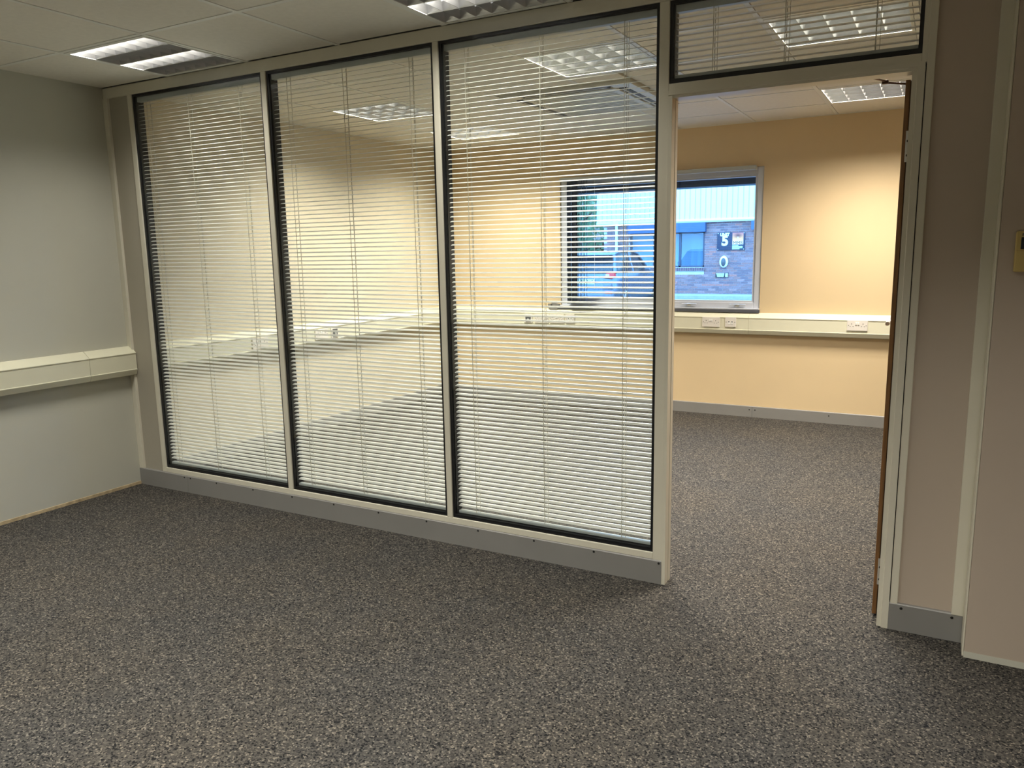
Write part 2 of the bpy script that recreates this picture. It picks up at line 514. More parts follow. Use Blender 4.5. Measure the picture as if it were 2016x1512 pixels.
# door lining, a trim of its own
tr = structure('trim_1')
def lining(name, pts, z0, z1):
    return MB().prism(pts, z0, z1, 'z').build(name, fr, tr)
lining('jamb', [(3.386, -0.010), (3.402, -0.010), (3.402, 0.028), (3.399, 0.030), (3.399, 0.036), (3.402, 0.038), (3.402, 0.066), (3.386, 0.066)], 0.0, 1.972)
box('shadow_joint', M['gasket'], tr, 4.238, 4.258, 0.012, 0.064, 0.0, 1.99)
MB().bbox(4.240, 4.2565, -0.008, 0.072, 1.988, Z1, 0.0015).build('fanlight_post', fr, tr)
lining('jamb', [(4.214, -0.004), (4.228, -0.004), (4.231, -0.012), (4.2525, -0.012), (4.2525, 0.020), (4.214, 0.020)], 0.0, 1.976)
MB().prism([(-0.010, 1.992), (-0.010, 1.976), (-0.005, 1.973), (-0.005, 1.965), (0.066, 1.965), (0.066, 1.992)], 3.386, 4.252, 'x').build('head_lining', fr, tr)

# skirting of the partition with its screws
bs = structure('baseboard_partition')
def skirting(x0, x1, name='skirting_strip'):
    return MB().prism([(-0.012, 0.0), (-0.012, 0.100), (-0.009, 0.104), (0.004, 0.104), (0.004, 0.0)], x0, x1, 'x').build(name, M['skirt'], bs)
skirting(0.0, 0.441); skirting(0.4425, 3.387); skirting(4.253, 4.488)
scm = MB().lathe((0, 0, 0), [(0.0052, 0.0), (0.0052, -0.0008), (0.004, -0.0014)], 'y', 10).mesh('screw', M['screw'])
for x in (0.415, 0.468, 0.693, 0.992, 1.291, 1.590, 1.889, 2.188, 2.486, 2.785, 3.081, 3.376):
    o = link('screw', scm, bs); o.location = (x, -0.012, 0.092)
for x in (4.293, 4.455):
    o = link('screw', scm, bs); o.location = (x, -0.012, 0.088)

bb = structure('baseboard_back')
b = MB().prism([(YB, 0), (YB - 0.012, 0), (YB - 0.012, 0.088), (YB - 0.008, 0.092), (YB, 0.092)], 0, 3.032, 'x')
b.build('skirting_strip', M['skirt'], bb)
MB().prism([(YB, 0), (YB - 0.012, 0), (YB - 0.012, 0.088), (YB - 0.008, 0.092), (YB, 0.092)], 3.0335, XE, 'x').build('skirting_strip', M['skirt'], bb)
for x in (3.010, 3.056, 3.630):
    o = link('screw', scm, bb); o.location = (x, YB - 0.012, 0.062)
bl = structure('baseboard_left')
MB().prism([(0, 0), (0.012, 0), (0.012, 0.088), (0.008, 0.092), (0, 0.092)], 0.072, YB - 0.012, 'y').build('skirting_strip', M['skirt'], bl)
# bare plaster line where the near skirting has been taken off
bp_ = MB().prism([(0, 0), (0.004, 0), (0.003, 0.017), (0, 0.019)], YF, -0.012, 'y').build('trim_2', M['plaster'])
tag(bp_, kind='structure')

# ------------------------------------------------------------------ glazed screens with blinds inside
def glazing(n, x0, x1, z0, z1):
    g = structure('window_%d' % n)
    lip = 0.013
    b = MB()
    for a in ((x0, x0 + lip, z0, z1), (x1 - lip, x1, z0, z1), (x0 + lip, x1 - lip, z0, z0 + 0.018), (x0 + lip, x1 - lip, z1 - lip, z1)):
        b.box(a[0], a[1], 0.002, 0.063, a[2], a[3])
    b.build('gasket', M['gasket'], g)
    b = MB()
    for a in ((x0 + lip, x0 + lip + .004, z0, z1),):
        b.box(a[0], a[1], 0.012, 0.054, z0 + .018, z1 - lip)
    b.build('spacer', M['gasket'], g)
    for y in (0.006, 0.055):
        box('pane', M['glass'], g, x0 + 0.004, x1 - 0.004, y, y + 0.004, z0 + 0.004, z1 - 0.004)
    return g
glazing(1, 0.249, 1.263, Z0, Z1)
glazing(2, 1.297, 2.309, Z0, Z1)
glazing(3, 2.339, 3.347, Z0, Z1)
glazing(4, 3.386, 4.240, 2.018, Z1)

slat_cache = {}
def slat_mesh(L, tilt):
    k = (round(L, 4), tilt)
    if k in slat_cache: return slat_cache[k]
    W, sag, th = 0.025, 0.0022, 0.0004
    prof = []
    N = 5
    for i in range(N + 1):
        u = -1 + 2 * i / N
        prof.append((u * W / 2, sag * (1 - u * u) + th))
    for i in range(N, -1, -1):
        u = -1 + 2 * i / N
        prof.append((u * W / 2, sag * (1 - u * u)))
    c, s = math.cos(tilt), math.sin(tilt)
    prof = [(y * c - z * s, y * s + z * c) for y, z in prof]
    me = MB().prism(prof, 0, L, 'x').mesh('slat', M['slat'], smooth=False)
    slat_cache[k] = me
    return me

def blind(x0, x1, z0, z1, tilt, cords, label, lift=True):
    """blind hanging in the cavity; x0..x1 = slat ends, z0 bottom of rail, z1 top of headrail"""
    yc = 0.0325
    r = empty('venetian_blind', (x0, yc, z1), label=label, cat='blind', group='venetian blinds between the partition panes')
    L = x1 - x0
    MB().bbox(-0.003, L + 0.003, -0.014, 0.014, -0.026, 0.0, 0.002).build('headrail', M['rail'], r)
    MB().bbox(0, L, -0.013, 0.013, z0 - z1, z0 - z1 + 0.014, 0.003).build('bottom_rail', M['rail'], r)
    me = slat_mesh(L, tilt)
    pitch = 0.0211
    z = z1 - 0.026 - 0.018
    zs = []
    while z > z0 + 0.022:
        zs.append(z)
        o = link('slat', me, r)
        o.location = (0, 0, z - z1)
        o.rotation_euler = (random.uniform(-.012, .012), 0, 0)
        z -= pitch
    h = 0.0125
    for cx in cords:
        b = MB()
        for yy in (-h * math.cos(tilt) - 0.0012, h * math.cos(tilt) + 0.0012):
            b.box(cx - x0 - 0.0011, cx - x0 + 0.0011, yy - 0.0008, yy + 0.0008, z0 - z1 + 0.012, -0.024)
        b.build('ladder_cord', M['cord'], r)
        if lift:
            box('lift_cord', M['cord'], r, cx - x0 + 0.0125, cx - x0 + 0.0142, -0.0006, 0.0006, z0 - z1 + 0.012, -0.024)
    return r
TILT = math.radians(13.5)
blind(0.268, 1.249, Z0 + 0.020, Z1 - 0.014, TILT, (0.345, 0.685, 1.075), 'white venetian blind in the narrow looking glazed bay next to the near corner')
blind(1.316, 2.295, Z0 + 0.020, Z1 - 0.014, TILT, (1.415, 1.775, 2.165), 'white venetian blind in the middle one of the three tall glazed bays')
blind(2.360, 3.333, Z0 + 0.020, Z1 - 0.014, TILT, (2.462, 2.826, 3.198), 'white venetian blind in the tall glazed bay right beside the doorway')
blind(3.400, 4.228, 2.018 + 0.020, Z1 - 0.014, math.radians(-1), (3.545, 3.800, 4.095), 'short white venetian blind in the fanlight above the doorway')

# ------------------------------------------------------------------ door
dr = structure('door_1')
DX0, DX1 = 4.193, 4.236          # leaf stands open at a right angle into the far room
b = MB().box(DX0 + 0.012, DX1, 0.086, 0.925, 0.012, 1.950)
b.build('door_core', M['wood_dark'], dr)  # dark colour stands in for the shaded rebate beside the lipping
MB().bbox(DX0, DX0 + 0.0150, 0.074, 0.927, 0.010, 1.953, 0.001).build('lipping', M['wood'], dr)
hm = MB().bbox(-0.013, 0.014, -0.0015, 0.0015, -0.052, 0.052, 0.0012).mesh('hinge', M['steel'])
hs = MB().lathe((0, 0, 0), [(0.0046, 0.0), (0.0046, -0.001), (0.003, -0.0015)], 'y', 10).mesh('screw', M['screw'])
for z in (0.183, 1.733):
    h = link('hinge', hm, dr); h.location = (4.217, 0.0715, z)
    for dx, dz in ((-0.005, 0.018), (-0.005, -0.030), (0.004, 0.034), (0.004, -0.012)):
        q = link('screw', hs, h); q.location = (dx, -0.0015, dz)
b = MB()
b.cyl((4.196, 0.33, 1.983), (4.113, 0.30, 1.992), 0.0035, 8).cyl((4.113, 0.30, 1.998), (4.066, 0.075, 1.978), 0.0035, 8)
b.bbox(4.102, 4.125, 0.294, 0.312, 1.987, 2.001, 0.003)
b.bbox(4.040, 4.075, 0.067, 0.078, 1.970, 1.988, 0.002)
b.build('closer_arm', M['bronze'], dr)
b = MB().bbox(4.166, 4.194, 0.83, 0.87, 1.00, 1.16, 0.003).cyl((4.168, 0.85, 1.06), (4.150, 0.85, 1.06), 0.009, 10).cyl((4.150, 0.85, 1.06), (4.150, 0.74, 1.06), 0.009, 10)
b.build('lever_handle', M['steel'], dr)

# ------------------------------------------------------------------ dado trunking and its outlets
def trunk_profile(z0=0.690, z1=0.872, d=0.060):
    return [(0.0, z0), (d - 0.012, z0 + 0.010), (d, z0 + 0.040), (d, z0 + 0.043), (d - 0.003, z0 + 0.045), (d - 0.003, z0 + 0.138), (d, z0 + 0.140), (d, z0 + 0.144), (0.012, z1), (0.0, z1)]
def trunk_run(r, name, flip, a0, a1, axis, base):
    pr = trunk_profile()
    pr = [(y + 0.0015, z) for y, z in pr]
    if flip:
        pr = [(base - y, z) for y, z in pr]
    else:
        pr = [(base + y, z) for y, z in pr]
    return MB().prism(pr, a0, a1, axis).build(name, M['trunk'], r)
t1 = empty('cable_trunking', (0, -1.5, 0.69), label='cream dado trunking along the grey white left wall of the near room', cat='trunking')
def reparent(o, p):
    o.matrix_parent_inverse = Matrix.Translation(p.location).inverted()
for a0, a1 in ((YF, -0.301), (-0.2995, -0.001)):
    reparent(trunk_run(t1, 'trunking_length', False, a0, a1, 'y', 0.0), t1)
t2 = empty('cable_trunking', (0, 1.8, 0.69), label='cream dado trunking on the cream side wall seen through the blinds', cat='trunking')
reparent(trunk_run(t2, 'trunking_length', False, 0.072, YB - 0.0625, 'y', 0.0), t2)
t3 = empty('cable_trunking', (2.5, YB, 0.69), label='cream dado trunking on the cream wall below the window', cat='trunking')
for a0, a1 in ((0.0, 2.988), (2.9895, XE)):
    reparent(trunk_run(t3, 'trunking_length', True, a0, a1, 'x', YB), t3)

def outlet(kind, w_, h_=0.084):
    """built facing -y with its back on y=0"""
    r = empty('wall_socket' if kind == 'double' else 'data_outlet')
    MB().bbox(-w_ / 2, w_ / 2, -0.009, 0.0, -h_ / 2, h_ / 2, 0.003).build('face_plate', M['plastic'], r)
    if kind == 'double':
        for s in (-1, 1):
            cx = s * w_ * 0.27
            b = MB()
            b.box(cx - 0.0022, cx + 0.0022, -0.0096, -0.008, 0.008, 0.016)
            b.box(cx - 0.013, cx - 0.007, -0.0096, -0.008, -0.010, -0.006)
            b.box(cx + 0.007, cx + 0.013, -0.0096, -0.008, -0.010, -0.006)
            b.build('pin_holes', M['hole'], r)
            MB().bbox(s * 0.0085 - 0.0055, s * 0.0085 + 0.0055, -0.013, -0.008, 0.004, 0.024, 0.0015).build('rocker_switch', M['white'], r)
            MB().lathe((s * (w_ / 2 - 0.012), -0.009, 0), [(0.003, 0.001), (0.003, -0.0006)], 'y', 8).build('screw', M['screw'], r)
    elif kind == 'data':
        for s in (-1, 1):
            MB().bbox(s * 0.013 - 0.010, s * 0.013 + 0.010, -0.011, -0.008, -0.018, 0.008, 0.0015).build('data_port', M['white'], r)
            box('port_shadow', M['hole'], r, s * 0.013 - 0.006, s * 0.013 + 0.006, -0.0116, -0.0105, 0.0, 0.006)
            MB().lathe((s * (w_ / 2 - 0.010), -0.009, 0), [(0.003, 0.001), (0.003, -0.0006)], 'y', 8).build('screw', M['screw'], r)
    elif kind == 'dark':
        MB().bbox(-0.028, 0.028, -0.013, -0.008, -0.030, 0.030, 0.002).build('dark_module', M['dark_plastic'], r)
        MB().bbox(-0.004, 0.006, -0.017, -0.012, -0.022, 0.0, 0.001).build('cable_plug', M['white'], r)
    return r
protos = {}
def put(kind, w_, loc, rz, label, group):
    k = (kind, w_)
    if k not in protos:
        o = protos[k] = outlet(kind, w_)
    else:
        o = copy_tree(protos[k])
    o.location = loc
    o.rotation_euler = (0, 0, rz)
    tag(o, label, 'socket', group)
    return o
yf = YB - 0.058
G1 = 'outlets on the trunking below the window'
put('double', 0.147, (2.684, yf, 0.792), 0, 'white double socket on the trunking under the right half of the window', G1)
put('data', 0.090, (2.846, yf, 0.795), 0, 'small square white data outlet beside the socket under the window', G1)
put('double', 0.147, (3.806, yf, 0.795), 0, 'white double socket on the trunking between the window and the open door', G1)
put('dark', 0.086, (0.965, yf, 0.779), 0, 'outlet with a dark square module seen through the blind beside the far corner', G1)
put('double', 0.147, (1.105, yf, 0.781), 0, 'white double socket seen through the blind, next to the dark outlet', G1)
put('double', 0.147, (1.262, yf, 0.783), 0, 'white double socket seen through the blind under the window left edge', G1)
put('data', 0.090, (1.395, yf, 0.785), 0, 'white data outlet seen through the blind under the vertical blind stack', G1)
G2 = 'outlets on the trunking of the cream side wall'
put('double', 0.147, (0.058, 0.99, 0.780), math.pi / 2, 'white double socket on the side wall trunking seen through the first bay', G2)
put('double', 0.147, (0.058, 1.63, 0.780), math.pi / 2, 'white double socket on the side wall trunking seen through the middle bay', G2)
put('dark', 0.086, (0.058, 1.785, 0.780), math.pi / 2, 'outlet with a dark module beside the side wall socket in the middle bay', G2)

# small dark sensor on the far wall beside the window
sn = empty('wall_sensor', (1.212, YB, 0.905), label='small grey sensor box on the cream wall just left of the window sill', cat='sensor')
MB().prism([(-0.055, 0.010), (-0.020, 0.016), (-0.012, 0.030), (0.015, 0.030), (0.026, 0.016), (0.055, 0.010), (0.060, -0.025), (0.040, -0.030), (0.030, -0.046), (-0.035, -0.046), (-0.045, -0.030), (-0.060, -0.025)], -0.032, 0.0, 'y').build('sensor_body', M['grey_plastic'], sn)
MB().bbox(-0.028, -0.012, -0.037, -0.031, -0.016, 0.010, 0.002).build('sensor_lens', M['black'], sn)

# controller on the boxed-out wall
ct = empty('air_conditioning_controller', (4.577, -0.115, 1.372), label='yellowed cream wall controller with a dark display, on the boxed-out wall by the door', cat='controller')
MB().bbox(-0.040, 0.040, -0.020, 0.0, -0.062, 0.062, 0.004).build('case', M['gold'], ct)
MB().bbox(-0.038, 0.040, -0.023, -0.018, -0.061, 0.004, 0.002).build('flap', M['gold'], ct)
MB().bbox(-0.026, 0.030, -0.0225, -0.018, 0.008, 0.044, 0.001).build('display', M['lcd'], ct)
box('display_segment', M['lcd_green'], ct, -0.018, 0.022, -0.0230, -0.0220, 0.030, 0.040)
b = MB()
for k in range(7):
    b.box(-0.024 + k * 0.008, -0.0215 + k * 0.008, -0.0206, -0.018, 0.048, 0.056)
b.build('vent_slots', M['hole'], ct)

# ------------------------------------------------------------------ recessed lights
blade_l = None
def ceiling_light(x0, x1, y0, y1, lit, col, watts, label, group, cells=7, ztop=H):
    r = empty('ceiling_light', (x0, y0, ztop), label=label, cat='light', group=group)
    g = 0.013
    dx, dy = x1 - x0, y1 - y0
    D = 0.092
    b = MB()      # housing: five sides
    b.box(g, dx - g, g, dy - g, D, D + 0.004)
    b.box(g, g + 0.002, g, dy - g, 0.0, D).box(dx - g - 0.002, dx - g, g, dy - g, 0.0, D)
    b.box(g, dx - g, g, g + 0.002, 0.0, D).box(g, dx - g, dy - g - 0.002, dy - g, 0.0, D)
    b.build('housing', M['housing'], r)
    fw = 0.022
    b = MB()
    b.box(g, dx - g, g, g + fw, -0.002, 0.002).box(g, dx - g, dy - g - fw, dy - g, -0.002, 0.002)
    b.box(g, g + fw * .6, g + fw, dy - g - fw, -0.002, 0.002).box(dx - g - fw * .6, dx - g, g + fw, dy - g - fw, -0.002, 0.002)
    b.build('bezel', M['tee'], r)
    a0, a1, c0, c1 = g + fw * .6, dx - g - fw * .6, g + fw, dy - g - fw
    rows = 4
    rh = (c1 - c0) / rows
    hb = 0.050
    for k in range(rows + 1):       # parabolic side reflectors: narrow at the bottom, wide above
        yc = c0 + rh * k
        prof = [(yc - 0.001, 0.0), (yc + 0.001, 0.0)]
        right = [(yc + 0.004, 0.012), (yc + 0.009, 0.028), (yc + 0.016, hb)]
        left = [(2 * yc - p, q) for p, q in right]
        if k == 0: left = [(yc - 0.001, hb)]
        if k == rows: right = [(yc + 0.001, hb)]
        MB().prism(prof + right + left[::-1], a0, a1, 'x').build('reflector', M['louvre'], r, smooth=False)
    for k in range(cells + 1):
        xc = a0 + (a1 - a0) * k / cells
        for q in range(rows):
            pass
        prof = [(xc - 0.0006, 0.001), (xc + 0.0006, 0.001), (xc + 0.003, 0.020), (xc + 0.006, 0.036), (xc - 0.006, 0.036), (xc - 0.003, 0.020)]
        MB().prism(prof, c0, c1, 'y').build('cross_blade', M['blade'], r)
    for q in range(rows):
        yc = c0 + rh * (q + .5)
        on = q in lit
        MB().cyl((a0 + 0.01, yc, 0.068), (a1 - 0.01, yc, 0.068), 0.008, 10).build('tube', M['tube_on'] if on else M['tube_off'], r)
        if on:
            ld = bpy.data.lights.new('tube_light', 'AREA')
            ld.shape = 'RECTANGLE'
            ld.size, ld.size_y = a1 - a0 - 0.02, rh * 0.62
            ld.energy = watts
            ld.color = col
            ld.spread = math.radians(150)
            lo = bpy.data.objects.new('tube_light', ld)
            C.objects.link(lo)
            lo.parent = r
            lo.location = ((a0 + a1) / 2, yc, 0.054)
    return r
NG, BG = 'recessed lights of the near room', 'recessed lights of the far room'
def cell(i, j, rows): return (XG[i], XG[i + 1], rows[j], rows[j + 1])
ceiling_light(*cell(1, 2, YNEAR), (0, 2), NEAR_COL, NEAR_W, 'louvred square ceiling light above the near left corner, two rows dark', NG)
ceiling_light(*cell(4, 2, YNEAR), (0, 2), NEAR_COL, NEAR_W, 'louvred square ceiling light cut by the top edge above the third glazed bay', NG)
ceiling_light(*cell(1, 2, YBACK), (0, 1, 2, 3), BACK_COL, BACK_W, 'bright louvred light of the far room seen through the middle bay', BG, 5)
ceiling_light(*cell(4, 1, YBACK), (0, 1, 2, 3), BACK_COL, BACK_W, 'large looking bright louvred light seen through the top of the third bay', BG, 5)
ceiling_light(*cell(6, 1, YBACK), (0, 1, 2, 3), BACK_COL, BACK_W, 'warm louvred light seen through the fanlight blind above the door', BG, 5)
ceiling_light(*cell(6, 4, YBACK), (0, 1, 2, 3), BACK_COL, BACK_W, 'louvred light seen through the doorway below the closer arm', BG, 5)
ceiling_light(*cell(1, 4, YBACK), (0, 1, 2, 3), BACK_COL, BACK_W, 'farthest louvred light, a thin orange sliver behind the second mullion', BG, 5)
for i, y in UNSEEN:
    ceiling_light(XG[i], XG[i + 1], y, y + 0.603, (0, 1, 2, 3), NEAR_COL, REST_W, 'louvred light behind the camera, %s row back, %s' % ({-2.42: 'first', -4.23: 'second'}[y], {1: 'beside the left wall', 4: 'middle of its row', 7: 'farthest from the left wall'}[i]), NG, ztop=H)

# ------------------------------------------------------------------ ceiling cassette in the far room
acx, acy = (AC_BOX[0] + AC_BOX[1]) / 2, (AC_BOX[2] + AC_BOX[3]) / 2
ac = empty('ceiling_air_conditioner', (acx, acy, H), label='square white ceiling cassette with four dark air slots, seen through the third bay', cat='air conditioner')
hx, hy = 0.437, 0.452
b = MB()
ix, iy = 0.345, 0.395
b.box(-hx, hx, -hy, -iy - .035, -0.022, 0.01).box(-hx, hx, iy + .035, hy, -0.022, 0.01)
b.box(-hx, -ix - .035, -iy - .035, iy + .035, -0.022, 0.01).box(ix + .035, hx, -iy - .035, iy + .035, -0.022, 0.01)
b.build('panel_frame', M['ac'], ac)
MB().bbox(-ix + .03, ix - .03, -iy + .03, iy - .03, -0.026, -0.002, 0.004).build('intake_grille', M['ac'], ac)
b = MB()
for k in range(16):
    yy = -iy + .07 + k * (2 * iy - .14) / 15
    b.box(-ix + .07, ix - .07, yy - .004, yy + .004, -0.0285, -0.026)
b.build('grille_bars', M['rail'], ac)
for nm, a in (('air_slot', (-ix + .06, ix - .06, -iy - .03, -iy + .02)), ('air_slot', (-ix + .06, ix - .06, iy - .02, iy + .03)), ('air_slot', (-ix - .03, -ix + .02, -iy + .06, iy - .06)), ('air_slot', (ix - .02, ix + .03, -iy + .06, iy - .06))):
    s = box(nm, M['slot'], ac, a[0], a[1], a[2], a[3], -0.0222, 0.004)
    if a[1] - a[0] > a[3] - a[2]:
        box('flap', M['ac'], s, a[0] + .01, a[1] - .01, a[2] + .012, a[2] + .022, -0.0245, -0.021)
    else:
        box('flap', M['ac'], s, a[0] + .012, a[0] + .022, a[2] + .01, a[3] - .01, -0.0245, -0.021)
b = MB()
for sx in (-1, 1):
    for sy in (-1, 1):
        b.box(sx * ix - .06 * (1 if sx > 0 else -1) * 0 - .04, sx * ix + .04, sy * iy - .04, sy * iy + .04, -0.020, 0.004)
b.build('corner_covers', M['ac'], ac)

# ------------------------------------------------------------------ far window
w5 = structure('window_5')
fy0, fy1 = YB + 0.012, YB + 0.075
def wf_bar(x0, x1, z0, z1, nm='window_frame', y0=fy0, y1=fy1, mt=None):
    return MB().bbox(x0, x1, y0, y1, z0, z1, 0.004).build(nm, mt or M['pvc'], w5)
wf_bar(WX0, WX0 + 0.060, WZ0, WZ1)
wf_bar(WX1 - 0.050, WX1, WZ0, WZ1)
wf_bar(WX0 + 0.060, WX1 - 0.050, WZ1 - 0.060, WZ1)
wf_bar(WX0 + 0.060, WX1 - 0.050, WZ0 + .004, WZ0 + 0.058)
b = MB()      # sash ring just inside the frame
sx0, sx1, sz0, sz1 = WX0 + 0.060, WX1 - 0.050, WZ0 + 0.058, WZ1 - 0.060
b.box(sx0, sx0 + 0.018, fy0 + .012, fy1, sz0, sz1).box(sx1 - 0.018, sx1, fy0 + .012, fy1, sz0, sz1)
b.box(sx0 + .018, sx1 - .018, fy0 + .012, fy1, sz0, sz0 + 0.016).box(sx0 + .018, sx1 - .018, fy0 + .012, fy1, sz1 - 0.016, sz1)
b.build('sash', M['pvc'], w5)
box('pane', M['glass'], w5, sx0 + .01, sx1 - .01, fy0 + 0.035, fy0 + 0.039, sz0 + .008, sz1 - .008)
MB().bbox(WX0 - 0.02, WX1 + 0.004, YB - 0.030, YB + 0.012, WZ0 - 0.024, WZ0 + 0.002, 0.004).build('window_sill', M['sill'], w5)
MB().bbox(WX0 - 0.0, WX1 + 0.0, YB - 0.026, YB + 0.013, WZ0 + 0.002, WZ0 + 0.012, 0.002).build('sill_top', M['pvc'], w5)
for hx_ in (2.475, 2.880):
    hb_ = MB().bbox(hx_ - 0.016, hx_ + 0.016, fy0 - 0.012, fy0 + .001, WZ0 + 0.020, WZ0 + 0.046, 0.003)
    hb_.bbox(hx_ - 0.060, hx_ + 0.070, fy0 - 0.020, fy0 - 0.010, WZ0 + 0.036, WZ0 + 0.044, 0.003)
    hb_.build('window_handle', M['steel'], w5)
b = MB()
b.box(WX0 - .05, WX1 + .05, YB + 0.305, YB + 0.50, 1.925, 2.30)
sh = b.build('shutter_housing', M['navy'])
tag(sh, 'dark navy roller shutter box outside along the top of the far window', 'shutter box')
box('outer_sill', M['pave'], w5, WX0 - .02, WX1 + .02, fy1, YB + 0.33, WZ0 - 0.03, WZ0 + 0.02)

# vertical blind drawn to the left side of the window
vb = empty('vertical_blind', (1.37, YB - 0.05, 1.96), label='vertical blind with dark vanes bunched at the left side of the window', cat='blind')
MB().bbox(-0.07, 1.64, -0.022, 0.018, 0.045, 0.078, 0.003).build('headrail', M['rail'], vb)
vm = MB().prism([(-0.0006, -0.042), (0.003, -0.015), (0.003, 0.015), (-0.0006, 0.042), (-0.0016, 0.042), (0.002, 0.015), (0.002, -0.015), (-0.0016, -0.042)], -1.035, 0.046, 'z').mesh('vane', M['vane'])
xs = [0.0, 0.010, 0.021, 0.030, 0.043, 0.052, 0.066, 0.078, 0.089, 0.104, 0.121, 0.136, 0.160, 0.186]
for k, x in enumerate(xs):
    o = link('vane', vm, vb); o.location = (x, 0, 0)
    o.rotation_euler = (0, 0, math.radians(random.uniform(9, 20) if k < 9 else random.uniform(20, 28)))
b = MB()
for k in range(10):
    b.cyl((xs[k], -0.045, -1.02), (xs[k + 1], -0.045, -1.02), 0.0015, 6)
b.build('bottom_chain', M['white'], vb)
MB().cyl((0.27, -0.02, -0.90), (0.27, -0.02, 0.046), 0.0018, 8).build('control_cord', M['white'], vb)

# ------------------------------------------------------------------ outside
GZ = -0.15
gr = tag(box('ground', M['asphalt'], None, -40, 30, YB + 0.32, 60, GZ - 0.1, GZ), kind='structure')
pv = tag(box('pavement', M['pave'], None, -7, 14, 20.9, 22.02, GZ - 0.02, GZ + 0.10), kind='structure')
YU = 22.0
ub = empty('business_unit', (-1.0, YU, GZ), label='brick business unit with pale ribbed cladding across the yard, seen through the window', cat='building')
def upart(o):
    o.matrix_parent_inverse = Matrix.Translation(ub.location).inverted()
    return o
UX0, UX1 = -5.78, 12.0
WA = (-4.86, -2.335, 0.800, 1.925)      # window opening x0 x1 z0 z1
DO = (-0.640, 2.2, GZ, 1.96)            # roller door opening
ZC = 2.23
b = MB()
b.box(UX0, WA[0], YU + 0.012, YU + 0.30, GZ, ZC + 0.2).box(WA[1], DO[0], YU + 0.012, YU + 0.30, GZ, ZC + 0.2)
b.box(WA[0], WA[1], YU + 0.012, YU + 0.30, GZ, WA[2]).box(WA[0], WA[1], YU + 0.012, YU + 0.30, WA[3], ZC + 0.2)
b.box(DO[0], DO[1], YU + 0.012, YU + 0.30, DO[3], ZC + 0.2).box(DO[1], UX1, YU + 0.012, YU + 0.30, GZ, ZC + 0.2)
b.box(UX0, UX0 + 0.3, YU + 0.30, YU + 12, GZ, 5.2).box(UX1 - .3, UX1, YU + 0.30, YU + 12, GZ, 5.2)
b.box(UX0, UX1, YU + 11.7, YU + 12, GZ, 5.2)
upart(b.build('mortar_wall', M['mortar'], ub))
upart(box('roof', M['clad'], ub, UX0 - .2, UX1 + .2, YU - 0.05, YU + 12, 5.2, 5.35))
# cladding: one ribbed sheet per metre
def clad_mesh(wd, z0, z1, y):
    prof = []
    n = int(round(wd / 0.1667)); st = wd / n
    for k in range(n):
        x = k * st
        prof += [(x, 0.0), (x + 0.010, 0.0), (x + 0.022, 0.032), (x + 0.036, 0.032), (x + 0.048, 0.0)]
    prof += [(wd, 0.0), (wd, 0.05), (0.0, 0.05)]
    return MB().prism(prof, z0, z1, 'z').mesh('cladding_sheet', M['clad'])
cm = clad_mesh(1.0, ZC + 0.08, 5.2, 0)
x = -6.0
while x < UX1:
    upart(link('cladding_sheet', cm, ub)).location = (x, YU - 0.09, 0)
    x += 1.0
upart(MB().prism([(YU - 0.11, ZC + 0.09), (YU - 0.135, ZC + 0.03), (YU - 0.11, ZC - 0.02), (YU + 0.02, ZC - 0.02), (YU + 0.02, ZC + 0.09)], -6.0, UX1, 'x').build('drip_flashing', M['clad'], ub))
# bricks
BW, BH, MO = 0.215, 0.065, 0.010
bmesh_tones = [MB().box(-BW / 2, BW / 2, 0.0, 0.025, -BH / 2, BH / 2).mesh('brick', t) for t in BR]
half_tones = [MB().box(-0.051, 0.051, 0.0, 0.025, -BH / 2, BH / 2).mesh('brick', t) for t in BR]
cand = []
z = GZ + 0.05; row = 0
while z < ZC:
    x = UX0 + 0.11 + (0.1125 if row % 2 else 0)
    while x < 4.5:
        zz, xx = z + BH / 2, x
        inwin = WA[0] - BW / 2 < xx < WA[1] + BW / 2 and WA[2] - 0.22 < zz < WA[3] + 0.30
        # half bricks toothing up to the openings
        d_ok = not (DO[0] - BW / 2 < xx < DO[1] + BW / 2 and zz < DO[3] + 0.1)
        if not inwin and d_ok:
            cand.append((xx, zz, row))
        x += BW + MO
    z += BH + MO; row += 1
def vis(c):
    x, z, _ = c
    s = 0
    if -3.45 < x < -0.60 and -0.12 < z < ZC: s = 3
    elif -5.8 < x < -4.8: s = 1
    if x < -2.3 and z < 0.55 and x > -3.45: s = 2.6
    if z < -0.08: s *= 0.3
    return s + random.random() * 0.01 - abs(z - 1.1) * 0.02
halves = []
z = GZ + 0.05; row = 0
while z < ZC:
    zz = z + BH / 2
    xs_ = [UX0 + 0.11 + (0.1125 if row % 2 else 0) + k * 0.225 for k in range(48)]
    for x0_, x1_, ok in ((WA[1], 99, WA[2] - 0.22 < zz < WA[3] + 0.30), (-99, WA[0], WA[2] - 0.22 < zz < WA[3] + 0.30), (-99, DO[0], zz < DO[3] + 0.1)):
        if not ok: continue
        for x in xs_:
            e0, e1 = x - BW / 2, x + BW / 2
            if x0_ != -99 and e0 < x0_ < e1 - .03: halves.append((x0_, e1, zz))
            elif x1_ != 99 and x0_ == -99 and e0 + .03 < x1_ < e1: halves.append((e0, x1_, zz))
    z += BH + MO; row += 1
for e0, e1, zz in halves:
    o = upart(link('brick', MB().box(e0, e1, 0.0, 0.025, -BH / 2, BH / 2).mesh('brick', BR[random.choice((0, 1, 2, 4))]), ub))
    o.location = (0, YU, zz)
cand.sort(key=vis, reverse=True)
def tone(z):
    k = random.random()
    return random.choices(range(6), (5, 3, 4, 1.2, 4, 2))[0]
